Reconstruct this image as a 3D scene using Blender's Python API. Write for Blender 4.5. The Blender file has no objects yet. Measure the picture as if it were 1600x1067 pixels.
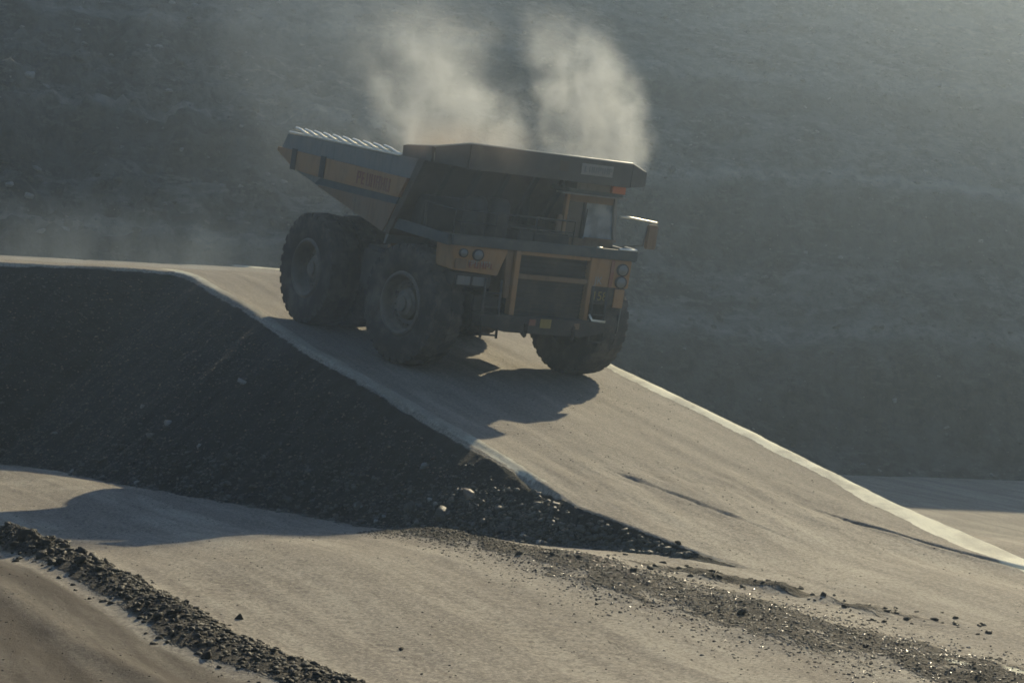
import bpy, bmesh, math, random
import numpy as np
from mathutils import Matrix, Vector

random.seed(7)
RNG = np.random.default_rng(11)
scene = bpy.context.scene
C = scene.collection
rad = math.radians

# ------------------------------------------------------------------ camera
CAM_Z = 5.6
cam = bpy.data.cameras.new('camera')
cam_o = bpy.data.objects.new('camera', cam)
C.objects.link(cam_o)
cam.lens = 74.45
cam.sensor_width = 36.0
cam.clip_start = 0.5
cam.clip_end = 3000
_r, _p = rad(3.0), rad(2.05)
_F = Vector((0, math.cos(_p), -math.sin(_p)))
_U = Vector((0, math.sin(_p), math.cos(_p)))
_R = Vector((1, 0, 0))
_Rt = math.cos(_r) * _R + math.sin(_r) * _U
_Up = -math.sin(_r) * _R + math.cos(_r) * _U
cam_o.matrix_world = Matrix(((_Rt.x, _Up.x, -_F.x, 0), (_Rt.y, _Up.y, -_F.y, 0), (_Rt.z, _Up.z, -_F.z, CAM_Z), (0, 0, 0, 1)))
scene.camera = cam_o

# ------------------------------------------------------------------ sky, sun, exposure
SUN_EL, SUN_AZ = 30.5, 19.0            # azimuth: degrees to the right of the camera's forward axis (+Y)
world = bpy.data.worlds.new('World')
scene.world = world
world.use_nodes = True
wn = world.node_tree.nodes
wl = world.node_tree.links
sky = wn.new('ShaderNodeTexSky')
sky.sky_type = 'NISHITA'
sky.sun_disc = False
sky.sun_elevation = rad(SUN_EL)
sky.sun_rotation = rad(SUN_AZ)
sky.air_density = 1.0
sky.dust_density = 0.6
sky.ozone_density = 3.0
wl.new(sky.outputs[0], wn['Background'].inputs[0])
wn['Background'].inputs[1].default_value = 0.095
sun = bpy.data.lights.new('sun', 'SUN')
sun.energy = 4.6
sun.angle = rad(0.53)
sun.color = (1.0, 0.85, 0.57)
sun_o = bpy.data.objects.new('sun', sun)
C.objects.link(sun_o)
sun_dir = Vector((math.sin(rad(SUN_AZ)) * math.cos(rad(SUN_EL)), math.cos(rad(SUN_AZ)) * math.cos(rad(SUN_EL)), math.sin(rad(SUN_EL))))
sun_o.rotation_euler = sun_dir.to_track_quat('Z', 'Y').to_euler()
sun_o.location = (20, 60, 60)
scene.view_settings.view_transform = 'Standard'
scene.view_settings.look = 'None'
scene.view_settings.gamma = 1.0
scene.view_settings.use_curve_mapping = False
scene.view_settings.exposure = 0.22
scene.cycles.use_denoising = True
scene.cycles.max_bounces = 6
scene.cycles.diffuse_bounces = 2
scene.cycles.glossy_bounces = 2
scene.cycles.transparent_max_bounces = 12
scene.cycles.volume_bounces = 0
scene.cycles.volume_step_rate = 2.0
scene.cycles.use_adaptive_sampling = True
scene.cycles.adaptive_threshold = 0.03
scene.cycles.adaptive_min_samples = 32
scene.cycles.volume_max_steps = 128
scene.cycles.filter_width = 1.7

# ------------------------------------------------------------------ numeric noise
def _hash(ix, iy, seed):
    h = (ix.astype(np.int64) * 374761393 + iy.astype(np.int64) * 668265263 + seed * 1442695041) & 0xFFFFFFFF
    h = ((h ^ (h >> 13)) * 1274126177) & 0xFFFFFFFF
    h = h ^ (h >> 16)
    return (h & 0xFFFF) / 65535.0
def vnoise(x, y, seed=0):
    ix, iy = np.floor(x), np.floor(y)
    fx, fy = x - ix, y - iy
    fx = fx * fx * (3 - 2 * fx); fy = fy * fy * (3 - 2 * fy)
    a = _hash(ix, iy, seed); b = _hash(ix + 1, iy, seed); c = _hash(ix, iy + 1, seed); d = _hash(ix + 1, iy + 1, seed)
    return (a + (b - a) * fx) * (1 - fy) + (c + (d - c) * fx) * fy
def fbm(x, y, octv=4, seed=0, gain=0.5):
    s = 0; a = 1.0; t = 0
    for k in range(octv):
        s = s + a * (vnoise(x, y, seed + 17 * k) - 0.5); t += a
        x = x * 2.03 + 3.1; y = y * 2.03 + 7.7; a *= gain
    return s / t
def sstep(a, b, x):
    t = np.clip((x - a) / (b - a), 0, 1)
    return t * t * (3 - 2 * t)
def smax(a, b, k):
    h = np.clip(0.5 + 0.5 * (a - b) / k, 0, 1)
    return b + (a - b) * h + k * h * (1 - h)

# ------------------------------------------------------------------ the lie of the land
# truck frame (x forward, y to its left, z up) in the world; the ramp is the plane it stands on
TR = np.array([[0.54363, 0.83322, 0.10106], [-0.82811, 0.55208, -0.09714], [-0.13673, -0.03088, 0.99013]])
TT = np.array([-3.34429, 57.83988, -1.91735 + CAM_Z])
AX = np.array([0.39528, -0.91856])           # plan direction down the ramp
LX = np.array([0.91856, 0.39528])            # plan direction to the truck's left
def to_sn(x, y):
    dx, dy = x - TT[0], y - TT[1]
    return dx * AX[0] + dy * AX[1], dx * LX[0] + dy * LX[1]
def to_xy(s, n):
    return TT[0] + s * AX[0] + n * LX[0], TT[1] + s * AX[1] + n * LX[1]
def left_edge(s):
    return 0.14 * fbm(s * 0.8, s * 0 + 2.2, 4, 91) + np.interp(s, [-9, -7, -0.5, 4.2, 8.1, 13.4, 16.8, 19.7, 22.1, 24.5, 40], [-4.1, -3.85, -3.68, -3.86, -3.67, -3.48, -3.43, -3.35, -2.5, -1.6, -1.0])
def right_edge(s):
    return 0.10 * fbm(s * 0.7, s * 0 + 5.2, 4, 92) + np.interp(s, [-20, 2.1, 11.9, 17.8, 20.0, 24, 30], [5.9, 5.53, 5.07, 4.80, 5.0, 5.2, 5.6])
def ramp_plane(s, n):
    x, y = to_xy(s, n)
    return TT[2] - 0.10207 * (x - TT[0]) + 0.09811 * (y - TT[1])
def floor_z(s, n):
    z = np.interp(s, [-60, -3, 8, 14.5, 19, 22, 25, 30, 60], [-6.4, -6.0, -5.57, -5.38, -5.02, -4.85, -4.88, -5.05, -5.2])
    z = z - 0.22 * sstep(-8.5, -12, n) * sstep(34, 16, s)
    z = z - 0.38 * sstep(1.0, 4.5, n) * sstep(16.5, 20.5, s)
    # the pit floor to the right lies lower
    x, y = to_xy(s, n)
    right = sstep(5.5, 11.0, n)
    zr = -5.30 - 3.40 * sstep(40, 78, y)
    z = z * (1 - right) + zr * right
    return z + CAM_Z
WIND = ([0, 14.2, 20.3, 27.9, 30.7, 44], [-14.2, -13.55, -13.0, -12.5, -11.9, -9])
GRAV = ([16, 20, 24, 27, 32, 40], [-6.1, -5.55, -5.0, -4.4, -3.0, -1])
GRAVW = ([16, 20, 24, 27, 32], [0.3, 0.6, 0.95, 1.25, 1.3])
CLOD = ([22.5, 24.4, 27, 29], [-3.9, -3.2, -1.9, -1.0])
S_CREST = -9.2
def height(s, n, detail=True):
    x, y = to_xy(s, n)
    fl = floor_z(s, n)
    rp = ramp_plane(s, n)
    bench = CAM_Z - 0.68
    plat = -smax(-rp, -(bench + 0 * rp), 0.25)
    le, re = left_edge(s), right_edge(s)
    # distance outside the platform, left: beside the ramp; behind the crest the bench edge turns off to the left
    wob = 0.35 * fbm(s * 0.5, n * 0.0 + 3.3, 3, 5)
    dl = (le + wob * sstep(-2, -8, s) * 0 ) - n
    # bench edge: plan line y = 56 for x < -10.4
    be = 63.6 + 0.6 * fbm(x * 0.22, x * 0 + 1.7, 3, 9)
    db = be - y
    out_l = np.minimum(dl, np.where(x < -6.5, np.maximum(db, -50), 99))   # inside the union of ramp and bench when <= 0
    out_r = n - re
    out_l = np.maximum(out_l, 0); out_r = np.maximum(out_r, 0)
    rough = (0.16 * fbm(s * 1.1, n * 1.1, 4, 21) + 0.34 * fbm(s * 0.9 + n * 0.5, n * 0.22, 4, 22)) * np.clip(out_l * 1.5, 0, 1)
    slope_l = plat - 0.86 * out_l + rough
    # platform edge height, taken where the slope leaves it
    slope_r = plat - 0.75 * out_r
    up = np.minimum(slope_l, slope_r)
    z = smax(up, fl, 0.10)
    on_plat = (out_l <= 0) & (out_r <= 0)
    # pale windrows of fines along both edges of the ramp
    gap = sstep(20.5, 17.5, s) * sstep(-26, -20, s)
    wr = np.interp(s, [0, 12, 16, 20, 24], [0.25, 0.25, 0.28, 0.46, 0.6]) + 0.10 * fbm(s * 0.9, s * 0, 3, 83)
    br = np.exp(-((n - (re - 0.22)) / wr) ** 2) * 0.07 * sstep(22, 12, s)
    bl = np.exp(-((n - (le + 0.22)) / 0.2) ** 2) * 0.035 * sstep(20, 14, s) * sstep(-11, -8, s)
    z = z + br + bl
    # grooves: one along the left windrow, one where the ramp runs out
    nl = le + 0.62 + 0.1 * np.sin(s * 0.8)
    nl2 = le - 0.02 + 0.06 * np.sin(s * 0.9)
    z = z - 0.16 * np.exp(-((n - nl2) / 0.06) ** 2) * sstep(4.5, 6, s) * (0.35 + 0.65 * sstep(0.42, 0.6, vnoise(s * 0.5, s * 0, 3) )) * sstep(20, 18, s)
    sc = np.interp(n, [-3.5, -.5, 2.4, 2.62, 3.06, 3.3, 4.45, 6.5], [18.2, 18.9, 18.6, 19.5, 20.4, 21.1, 22.6, 25])
    wsc = sstep(2.2, 3.0, n)
    sc = sc + 0.35 * fbm(n * 1.6, n * 0 + 3, 4, 87)
    z = z - wsc * 0.24 * np.exp(-np.abs((s - sc) / 0.10) ** 1.6) * (0.15 + 1.1 * vnoise(n * 3.2, s * 0.6, 8))
    z = z + wsc * 0.05 * sstep(0.8, 0.0, s - sc) * sstep(-1.6, 0, s - sc)
    # rubble windrow in the foreground
    wc = np.interp(s, *WIND)
    wh = np.interp(s, [0, 13, 19, 24, 29, 44], [0.42, 0.40, 0.38, 0.26, 0.22, 0.2])
    lump = 0.55 + 0.35 * fbm(s * 5, n * 5, 3, 35, .7) + 0.9 * vnoise(s * 1.3, n * 1.3, 31) * vnoise(s * 0.5, n * 0.4, 33) + 0.25 * fbm(s * 3, n * 3, 3, 34)
    ww = np.interp(s, [0, 22, 31], [0.38, 0.38, 0.50])
    wind = np.exp(-np.abs((n - wc) / ww) ** 2.6) * wh * lump
    z = z + wind
    # low gravel spill between the two lower roads
    gc = np.interp(s, *GRAV)
    gw = np.interp(s, *GRAVW)
    gm = np.exp(-((n - gc) / gw) ** 2) * sstep(15.5, 19, s)
    z = z + gm * (0.05 + 0.16 * vnoise(s * 1.0, n * 1.6, 41) + 0.10 * fbm(s * 3.5, n * 3.5, 3, 43))
    # a ridge of clods in it
    cl = np.exp(-((n - np.interp(s, *CLOD)) / 0.34) ** 2) * sstep(22.0, 24, s) * sstep(29, 26.6, s)
    z = z + cl * (0.20 * vnoise(s * 2.6, n * 2.6, 47) * vnoise(s * 0.7, n * 0.7, 48) + 0.12 * fbm(s * 5, n * 5, 3, 49, .7))
    # ruts and ripple of the driven surfaces
    flat = 1 - np.clip(wind * 4, 0, 1)
    z = z + flat * (0.05 * fbm(s * 0.10, n * 0.55, 3, 51) + 0.008 * fbm(s * 0.22, n * 2.6, 3, 53) + 0.010 * fbm(s * 4, n * 5, 3, 57, 0.7))
    tn = n + 0.165 * s * 0
    for n0 in (-2.1, -1.2, 1.6, 2.5):
        z = z - flat * 0.016 * np.exp(-((n - n0 - 0.18 * np.sin(s * 0.13 + n0)) / 0.22) ** 2) * sstep(22, 17, s)
    pm = 0
    for n0, amp_, ph in ((-2.1, 1, 0), (-1.2, 1, 1), (1.6, 1, 2), (2.5, 1, 3), (-7.4, 1, 4), (-8.3, 1, 5), (-10.2, 1, 6), (-11.0, 1, 7), (-15.2, 1, 8)):
        c_ = n0 + 0.22 * np.sin(s * 0.11 + ph)
        w_ = np.exp(-((n - c_) / 0.38) ** 4)
        pm = np.maximum(pm, w_)
        z = z - flat * w_ * (0.006 + 0.016 * np.abs(np.sin((s + 0.45 * np.abs(n - c_)) * 8.5 + ph)) * sstep(0.42, 0.62, vnoise(s * 0.35 + ph, n * 0.8, 96)))
    # washed hollows at the ramp foot
    foot = sstep(14, 17, s) * sstep(22, 19, s) * sstep(-3.4, -2.4, n) * sstep(4.2, 2.5, n)
    z = z + foot * (0.15 * fbm(s * 0.5, n * 1.5, 4, 61) - 0.07 * np.exp(-((n + 0.6 - 0.25 * (s - 18)) / 0.06) ** 2) * sstep(15.5, 17, s) * (0.2 + 1.2 * vnoise(s * 2.5, n * 2.5, 65)))
    # rolled ruts at lower left
    ru = sstep(0.5, 1.0, np.interp(s, *WIND) - n)
    z = z + ru * (0.12 * fbm(s * 0.16, n * 0.9, 3, 63) + 0.05 * np.exp(-((n - np.interp(s, *WIND) + 1.75) / 0.25) ** 2) * (0.6 + vnoise(s * 1.5, n * 0, 64)))
    emb = np.clip((out_l - 0.03 * sstep(19, 15, s)) * (7.0 + 12 * sstep(15, 18, s)), 0, 1) * np.clip((slope_l - fl) * 6 + 1.0, 0, 1) + np.clip(out_r * 3.0, 0, 1) * np.clip((slope_r - fl) * 5 + .5, 0, 1)
    if not detail:
        return z
    dust = np.exp(-((n - (re - 0.9 * wr)) / (wr * 1.05)) ** 6) * sstep(27, 20, s)
    dust = np.maximum(dust, np.exp(-((n - (le + 0.11)) / 0.17) ** 4) * sstep(20.0, 16, s) * sstep(-12, -9, s) * 0.72)
    glint_patch = np.exp(-(((s - 31.7) / 0.5) ** 2 + ((n + 2.45) / 0.16) ** 2)) + 0.8 * np.exp(-(((s - 31.0) / 0.35) ** 2 + ((n + 3.0) / 0.12) ** 2))  # two pale spots painted as a bright glint on the ground
    dust = np.maximum(dust, glint_patch)
    dmix = np.where((n > 0) | (s > 28), 1.0, 0.16 + 0.5 * np.maximum(sstep(-3, -6, s), sstep(13, 16, s)))  # left fines painted paler where sunlit, weaker along the truck's shadow
    grav = np.clip(np.maximum(wind / np.maximum(wh, .01) * 2.6, gm * 1.05), 0, 2.2)
    grav = np.maximum(grav, cl * 1.2)
    return z, dict(emb=np.clip(emb, 0, 1), dust=dust, grav=grav, wind=wind / np.maximum(wh, .01), on=on_plat, up=up - fl, outl=out_l, outr=out_r, ru=ru, foot=foot, dmix=dmix, plat=np.clip(((out_l <= 0) & (out_r <= 0)) * sstep(22, 17, s), 0, 1) * sstep(0, 0.7, up - fl))

def zat(s, n):
    return float(height(np.array([float(s)]), np.array([float(n)]), False)[0])

# ------------------------------------------------------------------ material helpers
def mat(name):
    m = bpy.data.materials.new(name)
    m.use_nodes = True
    nt = m.node_tree
    nt.nodes.remove(nt.nodes['Principled BSDF'])
    b = nt.nodes.new('ShaderNodeBsdfPrincipled')
    nt.links.new(b.outputs[0], nt.nodes['Material Output'].inputs[0])
    return m, nt, b
class N:
    """small wrapper: call node makers, link, chain"""
    def __init__(s, nt): s.nt = nt
    def new(s, t, **kw):
        n = s.nt.nodes.new(t)
        for k, v in kw.items(): setattr(n, k, v)
        return n
    def link(s, a, b): s.nt.links.new(a, b)
    def put(s, sock, v):
        if hasattr(v, 'is_output'): s.link(v, sock)
        else: sock.default_value = v
    def math(s, op, a, b=0.0, c=None, clamp=False):
        n = s.new('ShaderNodeMath', operation=op); n.use_clamp = clamp
        s.put(n.inputs[0], a); s.put(n.inputs[1], b)
        if c is not None: s.put(n.inputs[2], c)
        return n.outputs[0]
    def mix(s, f, a, b):
        n = s.new('ShaderNodeMix', data_type='RGBA')
        s.put(n.inputs[0], f)
        s.put(n.inputs[6], a if hasattr(a, 'is_output') else (*a, 1)); s.put(n.inputs[7], b if hasattr(b, 'is_output') else (*b, 1))
        return n.outputs[2]
    def ramp(s, f, lo, hi, a=0.0, b=1.0, smooth=True):
        n = s.new('ShaderNodeMapRange'); n.interpolation_type = 'SMOOTHSTEP' if smooth else 'LINEAR'
        s.put(n.inputs[0], f); s.put(n.inputs[1], lo); s.put(n.inputs[2], hi); s.put(n.inputs[3], a); s.put(n.inputs[4], b)
        return n.outputs[0]
    def noise(s, vec, scale, detail=4, rough=0.55, dist=0.0):
        n = s.new('ShaderNodeTexNoise'); s.put(n.inputs['Vector'], vec)
        n.inputs['Scale'].default_value = scale; n.inputs['Detail'].default_value = detail; n.inputs['Roughness'].default_value = rough
        n.inputs['Distortion'].default_value = dist
        return n.outputs[0]
    def mapping(s, vec, loc=(0, 0, 0), rot=(0, 0, 0), sc=(1, 1, 1)):
        n = s.new('ShaderNodeMapping'); s.put(n.inputs[0], vec)
        n.inputs[1].default_value = loc; n.inputs[2].default_value = rot; n.inputs[3].default_value = sc
        return n.outputs[0]
    def attr(s, name):
        n = s.new('ShaderNodeAttribute'); n.attribute_name = name
        return n.outputs['Fac']
    def obj(s):
        return s.new('ShaderNodeTexCoord').outputs['Object']
    def pos(s):
        return s.new('ShaderNodeNewGeometry').outputs['Position']
    def bump(s, h, strength=0.5, dist=0.05):
        n = s.new('ShaderNodeBump'); s.put(n.inputs['Height'], h)
        n.inputs['Strength'].default_value = strength; n.inputs['Distance'].default_value = dist
        return n.outputs[0]

# ---- earth: compacted pale road, dark rock slope, pale fines, gravel
M_EARTH, nt, b = mat('pit_earth')
g = N(nt)
P = g.pos()
rot = math.atan2(AX[1], AX[0])
Pr = g.mapping(P, rot=(0, 0, -rot))                          # x along the haul roads
streak = g.noise(g.mapping(Pr, sc=(0.10, 1.1, 1)), 1.0, 6, 0.62)
streak2 = g.noise(g.mapping(Pr, sc=(0.28, 2.6, 1)), 1.0, 7, 0.72)
blot = g.noise(P, 0.55, 6, 0.62)
speck = g.noise(P, 9.0, 5, 0.68)
fine = g.noise(P, 34.0, 4, 0.65)
road = g.mix(g.ramp(streak, 0.38, 0.64), (0.188, 0.165, 0.132), (0.320, 0.290, 0.226))
road = g.mix(g.math('MULTIPLY', g.ramp(blot, 0.46, 0.66), 0.45), road, (0.180, 0.155, 0.117))
road = g.mix(g.math('MULTIPLY', g.ramp(streak2, 0.50, 0.62), 0.50), road, (0.125, 0.103, 0.080))
grit = g.noise(P, 16.0, 6, 0.75)
road = g.mix(g.math('MULTIPLY', g.ramp(grit, 0.51, 0.60), 0.72), road, (0.110, 0.092, 0.070))
road = g.mix(g.math('MULTIPLY', g.ramp(grit, 0.40, 0.49, 1.0, 0.0), 0.45), road, (0.46, 0.42, 0.32))
dirtsp = g.math('MULTIPLY', g.ramp(speck, 0.56, 0.62), g.ramp(blot, 0.42, 0.60))
road = g.mix(g.math('MULTIPLY', dirtsp, 0.7), road, (0.080, 0.066, 0.050))
road = g.mix(g.math('MULTIPLY', g.attr('plat'), 0.42), road, (0.125, 0.108, 0.084))
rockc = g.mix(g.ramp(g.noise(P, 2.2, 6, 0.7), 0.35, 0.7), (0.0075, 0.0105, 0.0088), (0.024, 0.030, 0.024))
gravc = g.mix(g.ramp(speck, 0.40, 0.62), (0.013, 0.0115, 0.007), (0.10, 0.083, 0.058))
dustc = g.mix(g.ramp(fine, 0.3, 0.7), (0.66, 0.64, 0.47), (0.82, 0.80, 0.62))
edge_n = g.noise(P, 3.0, 5, 0.65)
edge_f = g.math('SUBTRACT', edge_n, 0.5)
f_dust = g.ramp(g.math('ADD', g.attr('dust'), g.math('MULTIPLY', edge_f, 0.8)), 0.42, 0.58)
f_grav = g.ramp(g.math('ADD', g.attr('grav'), g.math('MULTIPLY', g.math('SUBTRACT', g.noise(g.mapping(Pr, sc=(0.6, 1.6, 1)), 1.1, 5, 0.65), 0.5), 2.6)), 0.40, 0.85)
f_emb = g.ramp(g.math('ADD', g.attr('emb'), g.math('MULTIPLY', edge_f, 0.9)), 0.45, 0.80)
f_ru = g.math('MULTIPLY', g.ramp(g.attr('ru'), 0.2, 0.8), g.ramp(g.noise(g.mapping(Pr, sc=(0.12, 1.1, 1)), 1.0, 4, 0.6), 0.40, 0.62, 1.0, 0.66))
col = g.mix(f_ru, road, (0.046, 0.034, 0.022))
col = g.mix(f_grav, col, gravc)
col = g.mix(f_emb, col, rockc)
f_dust = g.math('MULTIPLY', f_dust, g.math('MULTIPLY', g.attr('dmix'), g.ramp(g.noise(P, 0.9, 4, 0.6), 0.36, 0.60, 0.55, 1.0)))
col = g.mix(f_dust, col, dustc)
g.link(col, b.inputs['Base Color'])
b.inputs['Roughness'].default_value = 0.85
b.inputs['Specular IOR Level'].default_value = 0.25
rough_amt = g.math('ADD', g.math('MULTIPLY', f_emb, 1.0), g.math('MULTIPLY', f_grav, 0.8), clamp=True)
hgt = g.math('ADD', g.math('MULTIPLY', grit, 0.030), g.math('ADD', g.math('MULTIPLY', speck, g.ramp(rough_amt, 0, 1, 0.035, 0.30)), g.math('MULTIPLY', fine, g.ramp(rough_amt, 0, 1, 0.014, 0.05))))
g.link(g.bump(hgt, 0.9, 0.5), b.inputs['Normal'])

# ---- loose rock
def rock_material(name, lo, hi, spec=0.35, rough=0.6):
    m, nt, b = mat(name); g = N(nt)
    P = g.pos()
    oi = g.new('ShaderNodeObjectInfo').outputs['Random']
    f = g.math('ADD', g.ramp(g.noise(P, 6, 4, 0.65), 0.3, 0.7), g.math('SUBTRACT', oi, 0.5), clamp=True)
    g.link(g.mix(f, lo, hi), b.inputs['Base Color'])
    b.inputs['Roughness'].default_value = rough
    b.inputs['Specular IOR Level'].default_value = spec
    g.link(g.bump(g.noise(P, 24, 4, 0.65), 0.6, 0.03), b.inputs['Normal'])
    return m
M_ROCK = rock_material('dark_rock', (0.012, 0.0145, 0.0125), (0.075, 0.080, 0.066))
M_PALE = rock_material('pale_rock', (0.13, 0.14, 0.13), (0.22, 0.225, 0.20))
M_TAN = rock_material('tan_rock', (0.085, 0.068, 0.050), (0.17, 0.14, 0.105))
M_WET = rock_material('damp_gravel', (0.03, 0.027, 0.018), (0.10, 0.088, 0.062), 0.7, 0.22)
M_CLOD = rock_material('dark_clod', (0.011, 0.011, 0.0075), (0.040, 0.035, 0.024), 0.16, 0.6)

# ---- far pit slope
M_WALL, nt, b = mat('pit_slope_rock'); g = N(nt); P = g.pos()
wc1 = g.mix(g.ramp(g.noise(P, 0.5, 8, 0.72), 0.38, 0.62), (0.030, 0.034, 0.032), (0.125, 0.128, 0.112))
wc1 = g.mix(g.math('MULTIPLY', g.ramp(g.noise(g.mapping(P, sc=(0.6, 0.6, 1.8)), 1.1, 7, 0.75), 0.53, 0.64), 0.6), wc1, (0.21, 0.21, 0.185))
wc1 = g.mix(g.math('MULTIPLY', g.attr('face_shade'), 0.62), wc1, g.mix(g.ramp(g.noise(g.mapping(P, sc=(1, 1, 0.25)), 0.9, 6, 0.7), 0.4, 0.65), (0.014, 0.017, 0.016), (0.055, 0.058, 0.052)))  # steep faces get less sky light: that shade is put into the colour
wc1 = g.mix(g.math('MULTIPLY', g.attr('ledge_light'), g.ramp(g.noise(P, 0.8, 5, 0.7), 0.38, 0.6, 0.2, 0.9)), wc1, (0.25, 0.25, 0.215))  # ledge tops painted paler for the extra sky light they catch
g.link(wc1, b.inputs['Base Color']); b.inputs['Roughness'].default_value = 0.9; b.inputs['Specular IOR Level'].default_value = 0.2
g.link(g.bump(g.noise(P, 2.6, 6, 0.7), 1.0, 0.35), b.inputs['Normal'])

M_WALLP = rock_material('pit_slope_stone', (0.10, 0.105, 0.095), (0.20, 0.20, 0.175))
def painted(name, colr, dust=0.5, rough=0.5, metal=0.0, dustcol=(0.27, 0.235, 0.175), spec=0.4):
    m, nt, b = mat(name); g = N(nt)
    O = g.obj()
    nrm = g.new('ShaderNodeNewGeometry').outputs['Normal']
    sep = g.new('ShaderNodeSeparateXYZ'); g.link(nrm, sep.inputs[0])
    up = g.ramp(sep.outputs[2], 0.2, 0.9)
    n1 = g.ramp(g.noise(O, 1.3, 6, 0.68), 0.40, 0.70)
    n2 = g.ramp(g.noise(g.mapping(O, sc=(3, 3, 0.6)), 2.2, 5, 0.7), 0.48, 0.68)
    f = g.math('ADD', g.math('MULTIPLY', n1, dust), g.math('MULTIPLY', up, 0.45 * min(1, dust * 2)), clamp=True)
    c = g.mix(f, colr, dustcol)
    c = g.mix(g.math('MULTIPLY', n2, 0.35 * min(1, dust * 2)), c, tuple(x * 0.35 for x in colr))
    g.link(c, b.inputs['Base Color'])
    g.link(g.ramp(f, 0, 1, rough, 0.9), b.inputs['Roughness'])
    b.inputs['Metallic'].default_value = metal
    b.inputs['Specular IOR Level'].default_value = spec
    return m
M_YEL = painted('faded_yellow_paint', (0.30, 0.165, 0.068), 0.5, dustcol=(0.22, 0.18, 0.13))
M_YEL2 = painted('dusty_yellow_paint', (0.17, 0.105, 0.056), 0.55, dustcol=(0.19, 0.165, 0.125))
M_BLUE = painted('grey_blue_paint', (0.036, 0.052, 0.058), 0.2)
M_SIDE = painted('dusty_grey_steel', (0.155, 0.158, 0.142), 0.5)
M_DARK = painted('black_greasy_steel', (0.020, 0.021, 0.020), 0.18, 0.6)
M_GREY = painted('grey_steel', (0.13, 0.14, 0.14), 0.4)
M_PALEP = painted('pale_panel_paint', (0.20, 0.195, 0.175), 0.4)
M_WORN = painted('worn_bright_steel', (0.92, 0.88, 0.74), 0.0, 0.52, 1.0, spec=0.8)
M_RUB = painted('dusty_tyre_rubber', (0.032, 0.031, 0.028), 0.75, 0.8, dustcol=(0.150, 0.134, 0.110), spec=0.2)
M_RIM = painted('dusty_rim_paint', (0.075, 0.068, 0.055), 0.5)
M_RED = painted('faded_red_paint', (0.19, 0.06, 0.035), 0.4)
M_ORANGE = painted('orange_marker', (0.62, 0.17, 0.05), 0.15)
M_WHITE = painted('dusty_white_paint', (0.24, 0.24, 0.22), 0.3)
M_YPL = painted('yellow_plate', (0.24, 0.18, 0.045), 0.35)
m, nt, b = mat('lamp_glass'); b.inputs['Base Color'].default_value = (0.14, 0.15, 0.145, 1); b.inputs['Roughness'].default_value = 0.45; M_LAMP = m
g = N(nt); g.link(g.bump(g.noise(g.obj(), 30, 2), 0.4, 0.01), b.inputs['Normal'])
m, nt, b = mat('cab_glass'); b.inputs['Base Color'].default_value = (0.02, 0.028, 0.032, 1); b.inputs['Roughness'].default_value = 0.08; b.inputs['Specular IOR Level'].default_value = 0.9; M_GLASS = m
g = N(nt); g.link(g.ramp(g.noise(g.obj(), 3, 5), 0.3, 0.7, 0.05, 0.30), b.inputs['Roughness'])

m, nt, b = mat('cab_glass_reflection'); b.inputs['Base Color'].default_value = (0.10, 0.15, 0.17, 1); b.inputs['Roughness'].default_value = 0.15; b.inputs['Specular IOR Level'].default_value = 1.0; M_GLASSREFL = m
g = N(nt); g.link(g.mix(g.ramp(g.noise(g.obj(), 2.2, 5), 0.35, 0.65), (0.09, 0.13, 0.15), (0.26, 0.31, 0.33)), b.inputs['Base Color'])  # pale blue sky reflection painted into the pane's base colour
M_CAN = painted('grimy_canopy_paint', (0.050, 0.047, 0.040), 0.16)
M_CANHL = painted('canopy_edge_highlight', (0.42, 0.38, 0.29), 0.1, 0.4)  # pale colour standing for the sunlit highlight on the canopy rim
M_DKBROWN = painted('dark_brown_paint', (0.060, 0.043, 0.026), 0.2)  # dark brown carries the shade under the canopy; the emblem shares it

# ------------------------------------------------------------------ object helpers
def link(name, me, m=None, parent=None):
    o = bpy.data.objects.new(name, me)
    C.objects.link(o)
    if m: me.materials.append(m)
    if parent: o.parent = parent
    return o
def tag(o, label=None, cat=None, group=None, kind=None):
    if label: o['label'] = label
    if cat: o['category'] = cat
    if group: o['group'] = group
    if kind: o['kind'] = kind
    return o
def mesh_np(name, v, f, smooth=True, attrs=None, normals=None):
    me = bpy.data.meshes.new(name)
    v = np.asarray(v, np.float32); f = np.asarray(f, np.int32)
    k = f.shape[1]
    me.vertices.add(len(v)); me.vertices.foreach_set('co', v.ravel())
    me.loops.add(f.size); me.loops.foreach_set('vertex_index', f.ravel())
    me.polygons.add(len(f)); me.polygons.foreach_set('loop_start', np.arange(0, f.size, k, dtype=np.int32))
    me.update(calc_edges=True)
    if smooth: me.polygons.foreach_set('use_smooth', np.ones(len(f), bool))
    for nm, a in (attrs or {}).items():
        at = me.attributes.new(nm, 'FLOAT', 'POINT'); at.data.foreach_set('value', np.asarray(a, np.float32))
    me.validate()
    if normals is not None and len(me.vertices) == len(normals):
        me.normals_split_custom_set_from_vertices(normals.tolist())
    return me

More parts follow.
